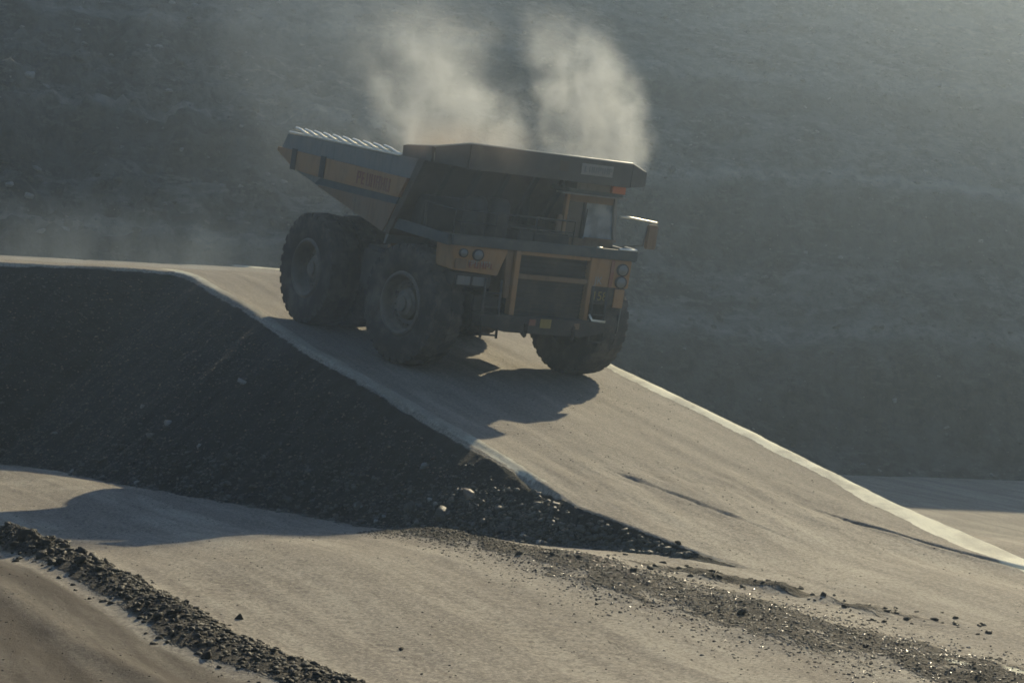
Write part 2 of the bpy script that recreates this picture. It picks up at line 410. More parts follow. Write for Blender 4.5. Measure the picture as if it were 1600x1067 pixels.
# ------------------------------------------------------------------ terrain mesh, cut into its named pieces
def axis(segs):
    out = [segs[0][0]]
    for a, b_, st in segs:
        n = max(1, int(round((b_ - a) / st)))
        out += list(np.linspace(a, b_, n + 1)[1:])
    return np.array(out)
sa = axis([(-230, -90, 20), (-90, -40, 5), (-40, -16, 0.8), (-16, 36, 0.10), (36, 60, 1.5), (60, 230, 17)])
na = axis([(-230, -60, 17), (-60, -20, 2), (-20, -17, .2), (-17, 7.5, 0.065), (7.5, 14, 0.2), (14, 60, 1.0), (60, 230, 17)])
Sg, Ng = np.meshgrid(sa, na, indexing='ij')
Zg, A = height(Sg, Ng)
Xg, Yg = to_xy(Sg, Ng)
V = np.stack([Xg, Yg, Zg], -1)
du = np.gradient(V, axis=0); dv = np.gradient(V, axis=1)
NR = np.cross(du, dv); NR /= np.linalg.norm(NR, axis=-1, keepdims=True)
NR[NR[..., 2] < 0] *= -1
nr, nc = Sg.shape
idx = np.arange(nr * nc).reshape(nr, nc)
quads = np.stack([idx[:-1, :-1], idx[1:, :-1], idx[1:, 1:], idx[:-1, 1:]], -1).reshape(-1, 4)
def fc(a): return (0.25 * (a[:-1, :-1] + a[1:, :-1] + a[1:, 1:] + a[:-1, 1:])).ravel()
up_, emb_, dust_, wind_, outl, outr, sfc, nfc = fc(A['up']), fc(A['emb']), fc(A['dust']), fc(A['wind']), fc(A['outl']), fc(A['outr']), fc(Sg), fc(Ng)
cls = np.zeros(len(quads), int)                                    # 0 ground
cls[(up_ > -0.02) & (outl <= 0) & (outr <= 0) & (sfc > -60)] = 1      # ramp and bench
cls[(emb_ > 0.5) & (cls == 0)] = 2
cls[(dust_ > 0.5) & (nfc > 0)] = 3
cls[(dust_ > 0.45) & (nfc <= 0)] = 4
cls[(wind_ > 0.4) & (sfc < 38) & (sfc > 5) & (nfc < -9)] = 5
flatV = V.reshape(-1, 3); flatN = NR.reshape(-1, 3)
names = ['ground', 'haul_ramp', 'embankment', 'ramp_edge_strip', 'ramp_edge_strip', 'rubble_windrow']
for k, nm in enumerate(names):
    q = quads[cls == k]
    u, inv = np.unique(q, return_inverse=True)
    at = {a: A[a].ravel()[u] for a in ('emb', 'dust', 'grav', 'ru', 'dmix', 'plat')}
    me = mesh_np(nm, flatV[u], inv.reshape(q.shape), True, at, flatN[u])
    tag(link(nm, me, M_EARTH), kind='structure')

# ------------------------------------------------------------------ far pit slope in the shade of its own crest
wx = np.concatenate([np.linspace(-200, -56, 40)[:-1], np.arange(-56, 72, 0.36), np.linspace(72, 210, 40)])
def toe_y(x): return np.interp(x, [-200, -46, -28, -12, 6, 30, 80, 210], [78, 82, 84, 89, 94, 98, 101, 106])
def toe_z(x): return np.interp(x, [-34, -9, 6, 22], [-4.0, -5.2, -8.4, -9.2]) + CAM_Z
def crest_z(x): return np.interp(x, [-200, -46, -12, 22, 70, 210], [22, 23, 26, 28.5, 30, 30]) + CAM_Z
prof_t = np.concatenate([np.linspace(0, 0.5, 150)[:-1], np.linspace(0.5, 1, 80), [1.02, 1.1, 1.4, 2.2]])
TXg, TTg = np.meshgrid(wx, prof_t, indexing='ij')
ty, tz, cz = toe_y(TXg), toe_z(TXg), crest_z(TXg)
run = (cz - tz) / math.tan(rad(38.0))
tt = np.clip(TTg, 0, 1)
yy = ty + run * tt + np.clip(TTg - 1, 0, None) * 110
# bench profile: two steeper banks with ledges between
def bank(t, lv, w=0.03, amp=0.02):
    return amp * (np.tanh((t - lv) / w) * 0.5)
led = 0.0
wv = 0.018 * fbm(TXg * 0.06, TTg * 0, 3, 70) + 0.010 * fbm(TXg * 0.35, TTg * 0, 3, 72)
tw = tt + wv
h01 = tt + bank(tw, 0.075, 0.022, 0.10) + bank(tw, 0.265, 0.016, 0.085) + bank(tw, 0.44, 0.02, 0.045) + bank(tw, 0.66, 0.03, 0.05)
face_shade = sum(k * np.exp(-np.abs((tw - lv) / w) ** 3) for lv, w, k in ((0.070, 0.050, 1.0), (0.262, 0.030, .95), (0.43, 0.022, 0.7)))  # mask of the painted shade on the steep banks
ledge_light = sum(k * np.exp(-((tw - lv) / w) ** 2) for lv, w, k in ((0.125, 0.012, 0.8), (0.302, 0.010, 1.0), (0.462, 0.010, 0.6)))  # mask of the painted light on the ledge tops
h01 = (h01 - h01.min()) / (h01.max() - h01.min())
zz = tz + (cz - tz) * h01
nf = np.clip(tt * 14, 0, 1) * np.clip((1 - tt) * 10, 0.15, 1)
near = sstep(0, -28, TXg)
rg = fbm(TXg * 0.10, TTg * 5, 4, 71) * 2.6 + fbm(TXg * 0.7, TTg * 30, 4, 73) * (1.1 + 2.6 * near) + fbm(TXg * 2.2, TTg * 90, 3, 77) * (0.55 + 1.6 * near)
kn = np.exp(-(((TXg + 25) / 3.6) ** 2 + ((tt - 0.30) / 0.16) ** 2)) * 2.2        # a rocky knuckle at far left
yy = yy - nf * (rg * 0.55 * (1 - 0.92 * sstep(0.36, 0.6, tt)) + kn)
zz = zz + nf * rg * 0.55 * (1 - 0.92 * sstep(0.36, 0.6, tt)) + 2.4 * sstep(0.93, 1.0, tt)
WV = np.stack([TXg, yy, zz], -1)
# toe apron down to below the pit floor so no gap opens
ap = WV[:, :1].copy(); ap[..., 2] -= 6; ap[..., 1] -= 0.2
WV = np.concatenate([ap, WV], 1)
r_, c_ = WV.shape[:2]
ix = np.arange(r_ * c_).reshape(r_, c_)
wq = np.stack([ix[:-1, :-1], ix[1:, :-1], ix[1:, 1:], ix[:-1, 1:]], -1).reshape(-1, 4)
tag(link('pit_slope', mesh_np('pit_slope', WV.reshape(-1, 3), wq, True, dict(face_shade=np.concatenate([face_shade[:, :1], face_shade], 1).ravel(), ledge_light=np.concatenate([ledge_light[:, :1], ledge_light], 1).ravel())), M_WALL), kind='structure')

# ------------------------------------------------------------------ rocks
def hull_rock(seed, npt=15, flat=0.7):
    r = np.random.default_rng(seed)
    bm = bmesh.new()
    p = r.normal(size=(npt, 3)); p /= np.linalg.norm(p, axis=1, keepdims=True)
    p *= np.array([1, r.uniform(.6, .95), flat * r.uniform(.7, 1.1)]) * r.uniform(.8, 1.05, (npt, 1))
    for q in p: bm.verts.new(q)
    res = bmesh.ops.convex_hull(bm, input=bm.verts[:])
    for v in [v for v in bm.verts if not v.link_faces]: bm.verts.remove(v)
    bmesh.ops.triangulate(bm, faces=bm.faces[:])
    bmesh.ops.recalc_face_normals(bm, faces=bm.faces[:])
    return bm
PROTO = []
for k in range(9):
    bm = hull_rock(100 + k)
    bm.verts.index_update()
    PROTO.append((np.array([v.co[:] for v in bm.verts]), np.array([[v.index for v in f.verts] for f in bm.faces])))
    bm.free()
ROCK_MESH = {}
def rock_mesh(k, m):
    key = (k, m.name)
    if key not in ROCK_MESH:
        v, f = PROTO[k]
        me = mesh_np('rock', v, f, False); me.materials.append(m); ROCK_MESH[key] = me
    return ROCK_MESH[key]
def place_rock(loc, size, m, label, group, name='rock', cat='rock', squash=1.0):
    o = bpy.data.objects.new(name, rock_mesh(random.randrange(9), m)); C.objects.link(o)
    o.location = loc
    o.rotation_euler = (random.uniform(-.5, .5), random.uniform(-.5, .5), random.uniform(0, 6.28))
    o.scale = (size, size * random.uniform(.8, 1.1), size * squash * random.uniform(.8, 1.1))
    tag(o, label, cat, group)
    return o
def scatter(name, pts, sizes, m, kind='stuff', label=None, cat=None, squash=0.85):
    vs, fs, off = [], [], 0
    for p, s in zip(pts, sizes):
        v, f = PROTO[random.randrange(9)]
        a, b_ = random.uniform(0, 6.28), random.uniform(-.7, .7)
        ca, sa_, cb, sb = math.cos(a), math.sin(a), math.cos(b_), math.sin(b_)
        Rm = np.array([[ca, -sa_, 0], [sa_, ca, 0], [0, 0, 1]]) @ np.array([[1, 0, 0], [0, cb, -sb], [0, sb, cb]])
        vs.append((v * s * np.array([1, 1, squash])) @ Rm.T + p); fs.append(f + off); off += len(v)
    o = link(name, mesh_np(name, np.concatenate(vs), np.concatenate(fs), False), m)
    return tag(o, label, cat, kind=kind)
def sn_points(cnt, fs, fn, cond=None):
    out = []
    s = RNG.uniform(*fs, cnt); n = fn(s)
    z, a = height(s, n)
    keep = np.ones(cnt, bool) if cond is None else cond(s, n, a)
    x, y = to_xy(s, n)
    return np.stack([x, y, z], -1)[keep], s[keep], n[keep]

emb_cond = lambda s, n, a: (a['emb'] > 0.6) & (a['outl'] > 0.35)
fn_emb = lambda s: left_edge(s) - RNG.uniform(0.2, 9, s.shape) * sstep(24, 8, s)
p, s_, n_ = sn_points(30000, (-14, 23), fn_emb, emb_cond)
low = np.array([zz_ for zz_ in p[:, 2]])
sz = 0.016 + 0.05 * RNG.random(len(p)) ** 3 + 0.045 * RNG.random(len(p)) ** 4 * (low < 1.2)
scatter('slope_gravel', p, sz, M_ROCK, label='fine dark stones covering the shaded embankment slope', cat='gravel')
p, s_, n_ = sn_points(3000, (-14, 21), fn_emb, emb_cond)
scatter('slope_gravel', p, 0.02 + 0.045 * RNG.random(len(p)) ** 2, M_TAN, label='small tan stones sprinkled over the shaded embankment slope', cat='gravel')
# single stones on the slope
p, s_, n_ = sn_points(900, (-12, 21), fn_emb, lambda s, n, a: (a['emb'] > 0.6) & (a['outl'] > 0.8) & (a['up'] < 2.6 + 0 * s))
reach = lambda q: ('at its left end', 'left of its middle', 'in its middle', 'right of its middle', 'near its right tip')[int(np.clip((q + 12) / 33 * 5, 0, 4))]
wgt = np.argsort(p[:, 2] - floor_z(s_, n_) + RNG.random(len(p)) * 1.6)[:95]
for i in wgt:
    pale = random.random() < 0.22
    place_rock(p[i], random.uniform(0.07, 0.15), M_PALE if pale else M_ROCK, ('small pale grey stone' if pale else 'small dark stone') + ' low on the shaded embankment, ' + reach(s_[i]), ('pale' if pale else 'dark') + ' stones low on the embankment, ' + reach(s_[i]))
def at_px(u, v, it=40):
    """world point of the terrain that the survey sighting (u, v) of the photograph points at"""
    d = _Rt * ((u - 800) / 3308.94) + _Up * (-(v - 533.5) / 3308.94) + _F
    ts = np.arange(20.0, 90.0, 0.1)
    q = np.array([0, 0, CAM_Z])[None] + ts[:, None] * np.array(d[:])[None]
    zt = height(*to_sn(q[:, 0], q[:, 1]), False)
    return Vector(q[int(np.argmax(q[:, 2] < zt))])
for u, v, size, m, lab in [
    (378, 601, 0.22, M_PALE, 'largest pale grey boulder, alone high on the shaded embankment'),
    (236, 685, 0.24, M_PALE, 'elongated pale boulder low on the embankment, left of centre'),
    (222, 638, 0.13, M_PALE, 'small pale stone alone above the elongated pale boulder on the slope'),
    (262, 664, 0.15, M_PALE, 'flat grey stone just above the elongated pale boulder'),
    (322, 650, 0.08, M_TAN, 'small tan stone right of the elongated pale boulder on the slope'),
    (663, 731, 0.17, M_PALE, 'pale boulder right of the slope middle, beside a tan stone'),
    (677, 719, 0.11, M_TAN, 'tan stone touching the pale boulder on the right of the slope'),
    (313, 698, 0.12, M_PALE, 'pale stone at the slope foot right of the elongated boulder'),
    (730, 778, 0.24, M_TAN, 'brownish boulder with a sunlit top near the right toe of the slope'),
    (640, 800, 0.26, M_ROCK, 'big dark boulder in the toe of the embankment, left of the brownish one'),
    (690, 808, 0.25, M_ROCK, 'dark boulder at the toe directly above the road edge, right of the big one'),
    (587, 816, 0.10, M_PALE, 'white stone lying on the road edge at the embankment toe'),
    (560, 795, 0.20, M_ROCK, 'dark slab of rock at the toe above the white stone'),
    (780, 800, 0.18, M_ROCK, 'dark angular rock at the right end of the toe boulders')]:
    q = at_px(u, v)
    place_rock(q + Vector((0, 0, size * .25)), size, m, lab, None, 'boulder', 'boulder')

# foreground windrow of rubble
wc_f = lambda s: np.interp(s, *WIND) + RNG.normal(0, 0.24, s.shape)
p, s_, n_ = sn_points(9000, (10, 34), wc_f)
scatter('windrow_gravel', p, 0.010 + 0.075 * RNG.random(len(p)) ** 4, M_CLOD, label='dark loose gravel heaped along the foreground windrow', cat='gravel')
p, s_, n_ = sn_points(150, (11, 33), lambda s: np.interp(s, *WIND) + RNG.normal(0, 0.22, s.shape))
for i in range(len(p)):
    big = s_[i] < 23
    sz = random.uniform(0.05, 0.12) * (1.25 if big else 0.85)
    k = int(np.clip((s_[i] - 11) / 22 * 6, 0, 5))
    wh_ = ('at the left picture edge', 'right of its left end', 'left of its middle', 'right of its middle', 'near its lower end', 'at the bottom picture edge')[k]
    sd_ = 'far' if n_[i] > np.interp(s_[i], *WIND) else 'near'
    kd_ = 'big' if sz > 0.10 else 'small'
    place_rock(p[i] + np.array([0, 0, sz * .2]), sz, M_CLOD, f'{kd_} dark rock on the {sd_} side of the rubble windrow, {wh_}', f'{kd_} windrow rocks, {sd_} side, {wh_}')
for u, v, size, lab in [(42, 842, 0.2, 'pointed dark rock on top of the windrow at the left picture edge'), (325, 1030, 0.12, 'dark triangular rock on the brown road in front of the windrow'),
                        (375, 968, 0.10, 'dark rock on the road side of the windrow, near its middle'), (627, 1015, 0.055, 'small dark pebble alone on the pale lower road'),
                        (932, 945, 0.05, 'tiny dark pebble alone on the pale road below the gravel spill')]:
    q = at_px(u, v)
    place_rock(q + Vector((0, 0, size * .3)), size, M_CLOD, lab, None)

# gravel spill between the lower roads
gc_f = lambda s: np.interp(s, *GRAV) + RNG.normal(0, 1, s.shape) * 0.75 * np.interp(s, *GRAVW)
p, s_, n_ = sn_points(12000, (16.5, 34), gc_f)
scatter('spilled_gravel', p, 0.008 + 0.034 * RNG.random(len(p)) ** 3, M_CLOD, label='loose gravel spilled between the two lower roads', cat='gravel')
p, s_, n_ = sn_points(4200, (22, 34), gc_f)
scatter('spilled_gravel', p, 0.008 + 0.03 * RNG.random(len(p)) ** 2, M_WET, label='tan gravel glinting in the spill at lower right', cat='gravel')
p, s_, n_ = sn_points(60, (22.0, 29.0), lambda s: np.interp(s, *CLOD) + RNG.normal(0, 0.42, s.shape))
for i in range(len(p)):
    place_rock(p[i], random.uniform(0.035, 0.095), M_CLOD, 'dark clod in the ridge of clods at lower right, ' + ('upper left end', 'middle', 'lower right end')[int(np.clip((s_[i] - 22) / 7 * 3, 0, 2))], 'clods of the ridge, ' + ('upper left end', 'middle', 'lower right end')[int(np.clip((s_[i] - 22) / 7 * 3, 0, 2))], 'clod', 'clod')
for u, v, lab in [(905, 872, 'dark stone right of the slope tip on the gravel, leftmost of a row'), (1016, 889, 'round dark stone below the embankment tip, nearest to it'), (990, 893, 'dark stone just left of the round one below the embankment tip'),
                  (1158, 958, 'upright dark stone standing alone in the gravel spill'), (812, 867, 'small dark stone at the upper end of the gravel spill'), (862, 868, 'small dark stone in the middle of the upper gravel spill'),
                  (1060, 850, 'dark stone at the very tip of the embankment')]:
    q = at_px(u, v)
    place_rock(q + Vector((0, 0, 0.03)), 0.085, M_CLOD, lab, None)

# rubble on the far slope
ncnt = 6500
ti = RNG.uniform(-54, 66, ncnt); tv = RNG.uniform(0.0, 0.95, ncnt) ** 1.1
ii = np.clip(np.searchsorted(wx, ti), 0, len(wx) - 1); jj = np.clip(np.searchsorted(prof_t, tv), 0, 225) + 1
p = WV[ii, jj]
s0 = 0.08 + 0.26 * RNG.random(ncnt) ** 4 + 0.45 * RNG.random(ncnt) ** 3 * sstep(-6, -24, ti)
scatter('slope_rubble', p[: ncnt * 2 // 3], s0[: ncnt * 2 // 3], M_WALL, label='loose rubble covering the hazy far pit slope', cat='rubble')
scatter('slope_rubble', p[ncnt * 2 // 3:], s0[ncnt * 2 // 3:] * 0.8, M_WALLP, label='paler stones strewn over the hazy far pit slope', cat='rubble')

p, s_, n_ = sn_points(9000, (6, 35), lambda s: RNG.uniform(-17, 6, s.shape), lambda s, n, a: (a['emb'] < 0.2) & (a['dust'] < .4) & (vnoise(s * 0.5, n * 0.9, 95) > 0.45))
scatter('road_grit', p, 0.006 + 0.022 * RNG.random(len(p)) ** 4, M_CLOD, label='fine dark grit strewn over the pale haul roads', cat='gravel')

p, s_, n_ = sn_points(5000, (0, 22.5), fn_emb, lambda s, n, a: (a['outl'] > 0.1) & (a['up'] < 0.9) & (a['up'] > -0.15))
scatter('toe_rubble', p, 0.03 + 0.10 * RNG.random(len(p)) ** 3, M_ROCK, label='coarse dark rubble gathered along the foot of the embankment', cat='rubble')

# ------------------------------------------------------------------ haul truck (x forward, y left, z up, origin on the ramp under the rear axle)
truck = bpy.data.objects.new('haul_truck', None)
C.objects.link(truck)
truck.matrix_world = Matrix(((*TR[0], TT[0]), (*TR[1], TT[1]), (*TR[2], TT[2] + 0.0), (0, 0, 0, 1)))
tag(truck, 'huge dusty yellow mining dump truck driving down the ramp', 'dump truck')

BODY = ('body', 'side_', 'top_rail', 'rail_', 'headboard', 'canopy', 'lower_flange')
_XA, _XB = [-4.06, -2.62, -.42, 3.95, 5.55, 6.72, 7.24], [-2.38, -1.28, .38, 3.80, 5.12, 6.49, 7.06]
def fit_dims(name, co):
    """the drawing dimensions above are stretched to the surveyed size of this truck"""
    body = name.startswith(BODY) and name != 'side_cowl'
    return (float(np.interp(co[0], _XA, _XB)), co[1] * (1.05 if body else 1.095), co[2] * 1.02)
def bm_obj(name, bm, m, parent=truck, bevel=0.0, smooth=False):
    if name not in ('tyre', 'rim', 'hub'):
        for v_ in bm.verts: v_.co = fit_dims(name, v_.co)
    me = bpy.data.meshes.new(name)
    if bevel:
        bmesh.ops.bevel(bm, geom=[e for e in bm.edges], offset=bevel, segments=2, affect='EDGES', clamp_overlap=True)
    bmesh.ops.recalc_face_normals(bm, faces=bm.faces[:])
    bm.to_mesh(me); bm.free()
    if smooth:
        for p_ in me.polygons: p_.use_smooth = True
    return link(name, me, m, parent)
def add_box(bm, x0, x1, y0, y1, z0, z1):
    vs = [bm.verts.new((x, y, z)) for x in (x0, x1) for y in (y0, y1) for z in (z0, z1)]
    for q in ((0, 1, 3, 2), (4, 6, 7, 5), (0, 4, 5, 1), (2, 3, 7, 6), (0, 2, 6, 4), (1, 5, 7, 3)): bm.faces.new([vs[i] for i in q])
def add_prism(bm, pts, a0, a1, axis='y'):
    """extrude a polygon given in the two other axes along axis"""
    def mk(p_, a):
        return {'y': (p_[0], a, p_[1]), 'x': (a, p_[0], p_[1]), 'z': (p_[0], p_[1], a)}[axis]
    A_ = [bm.verts.new(mk(p_, a0)) for p_ in pts]; B_ = [bm.verts.new(mk(p_, a1)) for p_ in pts]
    bm.faces.new(A_); bm.faces.new(B_[::-1])
    for i in range(len(pts)):
        j = (i + 1) % len(pts); bm.faces.new((A_[i], A_[j], B_[j], B_[i]))
def add_tube(bm, pts, r, seg=10):
    pts = [Vector(p_) for p_ in pts]; rings = []
    for i, p_ in enumerate(pts):
        d = (pts[min(i + 1, len(pts) - 1)] - pts[max(i - 1, 0)]).normalized()
        u = d.orthogonal().normalized(); w = d.cross(u)
        if rings:
            pu = (rings[-1][0].co - pts[i - 1]).normalized(); u = (pu - d * pu.dot(d)).normalized(); w = d.cross(u)
        rings.append([bm.verts.new(p_ + (u * math.cos(6.2832 * k / seg) + w * math.sin(6.2832 * k / seg)) * r) for k in range(seg)])
    for a, b_ in zip(rings, rings[1:]):
        for k in range(seg): bm.faces.new((a[k], a[(k + 1) % seg], b_[(k + 1) % seg], b_[k]))
    bm.faces.new(rings[0][::-1]); bm.faces.new(rings[-1])
def add_lathe(bm, prof, c, seg=48, axis='y', close=False):
    rings = []
    for r, a in prof:
        ring = []
        for k in range(seg):
            t = 6.283185 * k / seg
            if axis == 'y': ring.append(bm.verts.new((c[0] + r * math.cos(t), c[1] + a, c[2] + r * math.sin(t))))
            elif axis == 'x': ring.append(bm.verts.new((c[0] + a, c[1] + r * math.cos(t), c[2] + r * math.sin(t))))
            else: ring.append(bm.verts.new((c[0] + r * math.cos(t), c[1] + r * math.sin(t), c[2] + a)))
        rings.append(ring)
    pr = list(zip(rings, rings[1:])) + ([(rings[-1], rings[0])] if close else [])
    for a, b_ in pr:
        for k in range(seg): bm.faces.new((a[k], a[(k + 1) % seg], b_[(k + 1) % seg], b_[k]))
    return rings
def box(name, m, *b_, parent=truck, bevel=0.015):
    bm = bmesh.new(); add_box(bm, *b_); return bm_obj(name, bm, m, parent, bevel)
def prism(name, m, pts, a0, a1, axis='y', parent=truck, bevel=0.0):
    bm = bmesh.new(); add_prism(bm, pts, a0, a1, axis); return bm_obj(name, bm, m, parent, bevel)
def tube(name, m, pts, r, parent=truck, seg=10):
    bm = bmesh.new(); add_tube(bm, pts, r, seg); return bm_obj(name, bm, m, parent, 0, True)

# ---- wheels
WR, WW = 1.51, 0.90
def make_tyre(rimside):
    bm = bmesh.new()
    h = WW / 2
    prof = [(0.76, -h * .80), (0.80, -h * .90), (0.98, -h * 1.0), (1.20, -h * 1.02), (1.36, -h * .97), (1.455, -h * .88), (1.478, -h * .6), (1.482, 0), (1.478, h * .6), (1.455, h * .88), (1.36, h * .97), (1.20, h * 1.02), (0.98, h * 1.0), (0.80, h * .90), (0.76, h * .80)]
    add_lathe(bm, prof, (0, 0, 0), 64)
    for f in bm.faces: f.smooth = True
    nl = 30
    for k in range(nl):
        for side in (-1, 1):
            t0 = 6.283185 * (k + (0.5 if side > 0 else 0)) / nl
            w = 6.283185 / nl * 0.62
            cs = []
            for (tt_, yy_, rr) in ((0, .06, 1.46), (w, .06, 1.46), (w + .055, 1.0, 1.37), (.055, 1.0, 1.37)):
                cs.append((tt_, yy_, rr))
            lo = []; hi = []
            for j, (tt_, yf_, rr) in enumerate(cs):
                t = t0 + tt_ * 1.0
                y = side * yf_ * h
                lo.append(bm.verts.new((math.cos(t) * (rr - .03), y, math.sin(t) * (rr - .03))))
                ro = WR - .004 if yf_ < .5 else WR - 0.05
                hi.append(bm.verts.new((math.cos(t) * ro, y * (1.0 if yf_ < .5 else .97), math.sin(t) * ro)))
            bm.faces.new(hi)
            for j in range(4):
                bm.faces.new((lo[j], lo[(j + 1) % 4], hi[(j + 1) % 4], hi[j]))
    bmesh.ops.recalc_face_normals(bm, faces=bm.faces[:])
    me = bpy.data.meshes.new('tyre'); bm.to_mesh(me); bm.free(); me.materials.append(M_RUB)
    return me
TYRE = make_tyre(1)
def make_rim(sgn, front):
    h = WW / 2
    bm = bmesh.new()
    dish = 0.30 if front else 0.42
    prof = [(0.80, .88 * h), (0.78, .97 * h), (0.72, 1.0 * h), (0.69, .93 * h), (0.67, .6 * h), (0.64, h - dish), (0.60, h - dish - .02), (0.58, h - dish), (0.44, h - dish + .02), (0.40, h - dish - .03), (0.001, h - dish - .03)]
    add_lathe(bm, [(r, a * sgn) for r, a in prof], (0, 0, 0), 48)
    bmesh.ops.recalc_face_normals(bm, faces=bm.faces[:])
    for f in bm.faces: f.smooth = True
    me = bpy.data.meshes.new('rim'); bm.to_mesh(me); bm.free(); me.materials.append(M_RIM)
    bm = bmesh.new()
    a0 = h - dish - .04
    hp = [(0.40, a0), (0.38, a0 + .12), (0.33, a0 + .16), (0.30, a0 + .20), (0.20, a0 + .24), (0.19, a0 + .29), (0.001, a0 + .30)]
    add_lathe(bm, [(r, a * sgn) for r, a in hp], (0, 0, 0), 32)
    for k in range(20):
        t = 6.283185 * k / 20
        add_lathe(bm, [(0.022, (a0 + .02) * sgn), (0.022, (a0 + .09) * sgn), (0.001, (a0 + .09) * sgn)], (math.cos(t) * .51, 0, math.sin(t) * .51), 6)
    bmesh.ops.recalc_face_normals(bm, faces=bm.faces[:])
    m2 = bpy.data.meshes.new('hub'); bm.to_mesh(m2); bm.free(); m2.materials.append(M_RIM)
    return me, m2
RIMS = {(s, f): make_rim(s, f) for s in (-1, 1) for f in (True, False)}
def wheel(x, y, sgn, front, steer=0.0):
    o = bpy.data.objects.new('tyre', TYRE); C.objects.link(o); o.parent = truck
    o.location = (x, y, WR - .015); o.rotation_euler = (0, random.uniform(0, 6.28), 0)
    if steer: o.rotation_euler = (0, random.uniform(0, 6.28), steer)
    for nm, me in zip(('rim', 'hub'), RIMS[(sgn, front)]):
        c = bpy.data.objects.new(nm, me); C.objects.link(c); c.parent = o
WBASE = 5.2
wheel(0, -2.42, -1, False); wheel(0, -1.44, -1, False); wheel(0, 2.42, 1, False); wheel(0, 1.44, 1, False)
wheel(WBASE, -2.52, -1, True, 0.12); wheel(WBASE, 2.44, 1, True, 0.11)

# ---- chassis
for y in (-0.62, 0.62):
    prism('frame_rail', M_DARK, [(-1.2, 1.55), (-.3, 1.25), (4.0, 1.25), (6.9, 1.30), (6.9, 1.75), (4.0, 2.0), (-1.2, 2.1)], y - .16, y + .16, bevel=.02)
bm = bmesh.new(); add_lathe(bm, [(.001, -1.25), (.36, -1.25), (.50, -.8), (.62, -.35), (.62, .35), (.50, .8), (.36, 1.25), (.001, 1.25)], (0, 0, WR), 28)
bm_obj('rear_axle', bm, M_DARK, smooth=True)
bm = bmesh.new(); add_lathe(bm, [(.001, -1.8), (.28, -1.8), (.22, -.9), (.22, .9), (.28, 1.8), (.001, 1.8)], (WBASE + .18, 0, WR), 20)
bm_obj('front_axle', bm, M_DARK, smooth=True)
for y in (-1.28, 1.28):
    bm = bmesh.new(); add_lathe(bm, [(.20, 1.2), (.20, 2.2), (.27, 2.25), (.27, 3.1)], (WBASE, y, 0), 16, 'z'); bm_obj('suspension_strut', bm, M_DARK, smooth=True)
    tube('hoist_cylinder', M_DARK, [(1.9, y * .8, 1.4), (1.2, y * .8, 3.3)], .17)
box('engine_block', M_DARK, 4.3, 6.85, -.62, .85, 1.7, 3.15, bevel=.05)
box('fuel_tank', M_DARK, 1.75, 3.3, 1.1, 2.3, 1.25, 2.35, bevel=.12)
box('hydraulic_tank', M_DARK, 1.75, 3.4, -2.2, -1.15, 1.35, 2.5, bevel=.12)
box('transmission_housing', M_DARK, 1.4, 4.1, -.42, .42, .95, 1.7, bevel=.1)

# ---- deck, front
bm = bmesh.new(); add_box(bm, 3.95, 7.02, -2.46, 2.46, 3.20, 3.29); bm_obj('deck', bm, M_GREY, bevel=.01)
box('deck_front_lip', M_BLUE, 7.023, 7.13, -2.50, 2.50, 3.17, 3.42)
box('deck_side_lip', M_BLUE, 3.95, 7.018, -2.56, -2.463, 3.14, 3.40)
box('deck_side_lip', M_BLUE, 3.95, 7.018, 2.463, 2.56, 3.14, 3.40)
tube('fender_glint', M_WORN, [(7.08, 1.98, 3.435), (7.08, 2.46, 3.435), (6.6, 2.5, 3.435)], .035)  # bright tube added to make the sun glint on the lip corner
tube('fender_glint', M_WORN, [(7.08, 1.36, 3.43), (7.08, 1.50, 3.43)], .02)  # short bright tube added as a second glint
# headlamp box on the truck's right
prism('headlamp_box', M_YEL, [(-2.42, 3.16), (-1.00, 3.16), (-1.20, 2.52), (-2.38, 2.58)], 6.35, 7.08, 'x', bevel=.02)
box('box_panel', M_YEL2, 7.083, 7.11, -2.36, -2.05, 2.62, 2.86)
box('lower_step_box', M_DARK, 6.45, 7.02, -2.25, -1.30, 2.20, 2.515, bevel=.03)
box('lower_step_plate', M_GREY, 7.023, 7.05, -1.80, -1.42, 2.24, 2.45, bevel=.01)
box('lower_step_plate', M_GREY, 7.023, 7.05, -2.20, -1.86, 2.24, 2.45, bevel=.01)
def lamp(x, y, z, r=.115):
    bm = bmesh.new(); add_lathe(bm, [(r * 1.15, -.04), (r * 1.2, .05), (r, .05)], (x, y, z), 24, 'x'); o = bm_obj('headlamp', bm, M_DARK, smooth=True)
    bm = bmesh.new(); add_lathe(bm, [(r, .04), (r * .7, .07), (.001, .085)], (x, y, z), 24, 'x'); bm_obj('lens', bm, M_LAMP, o, smooth=True)
lamp(7.09, -1.80, 2.98); lamp(7.09, -2.18, 3.0, .09)
# right (truck left) lamp box
box('headlamp_box', M_YEL, 6.35, 7.06, 1.36, 2.42, 2.47, 3.165, bevel=.02)
box('lower_lamp_box', M_DARK, 6.40, 7.02, 1.36, 2.36, 2.02, 2.465, bevel=.02)
box('indicator_housing', M_YEL, 7.023, 7.06, 2.06, 2.34, 1.98, 2.44, bevel=.01)
lamp(7.07, 2.16, 2.93, .13); lamp(7.07, 2.16, 2.62, .13)
box('box_divider', M_RED, 7.063, 7.09, 1.83, 1.93, 2.48, 3.15, bevel=.005)
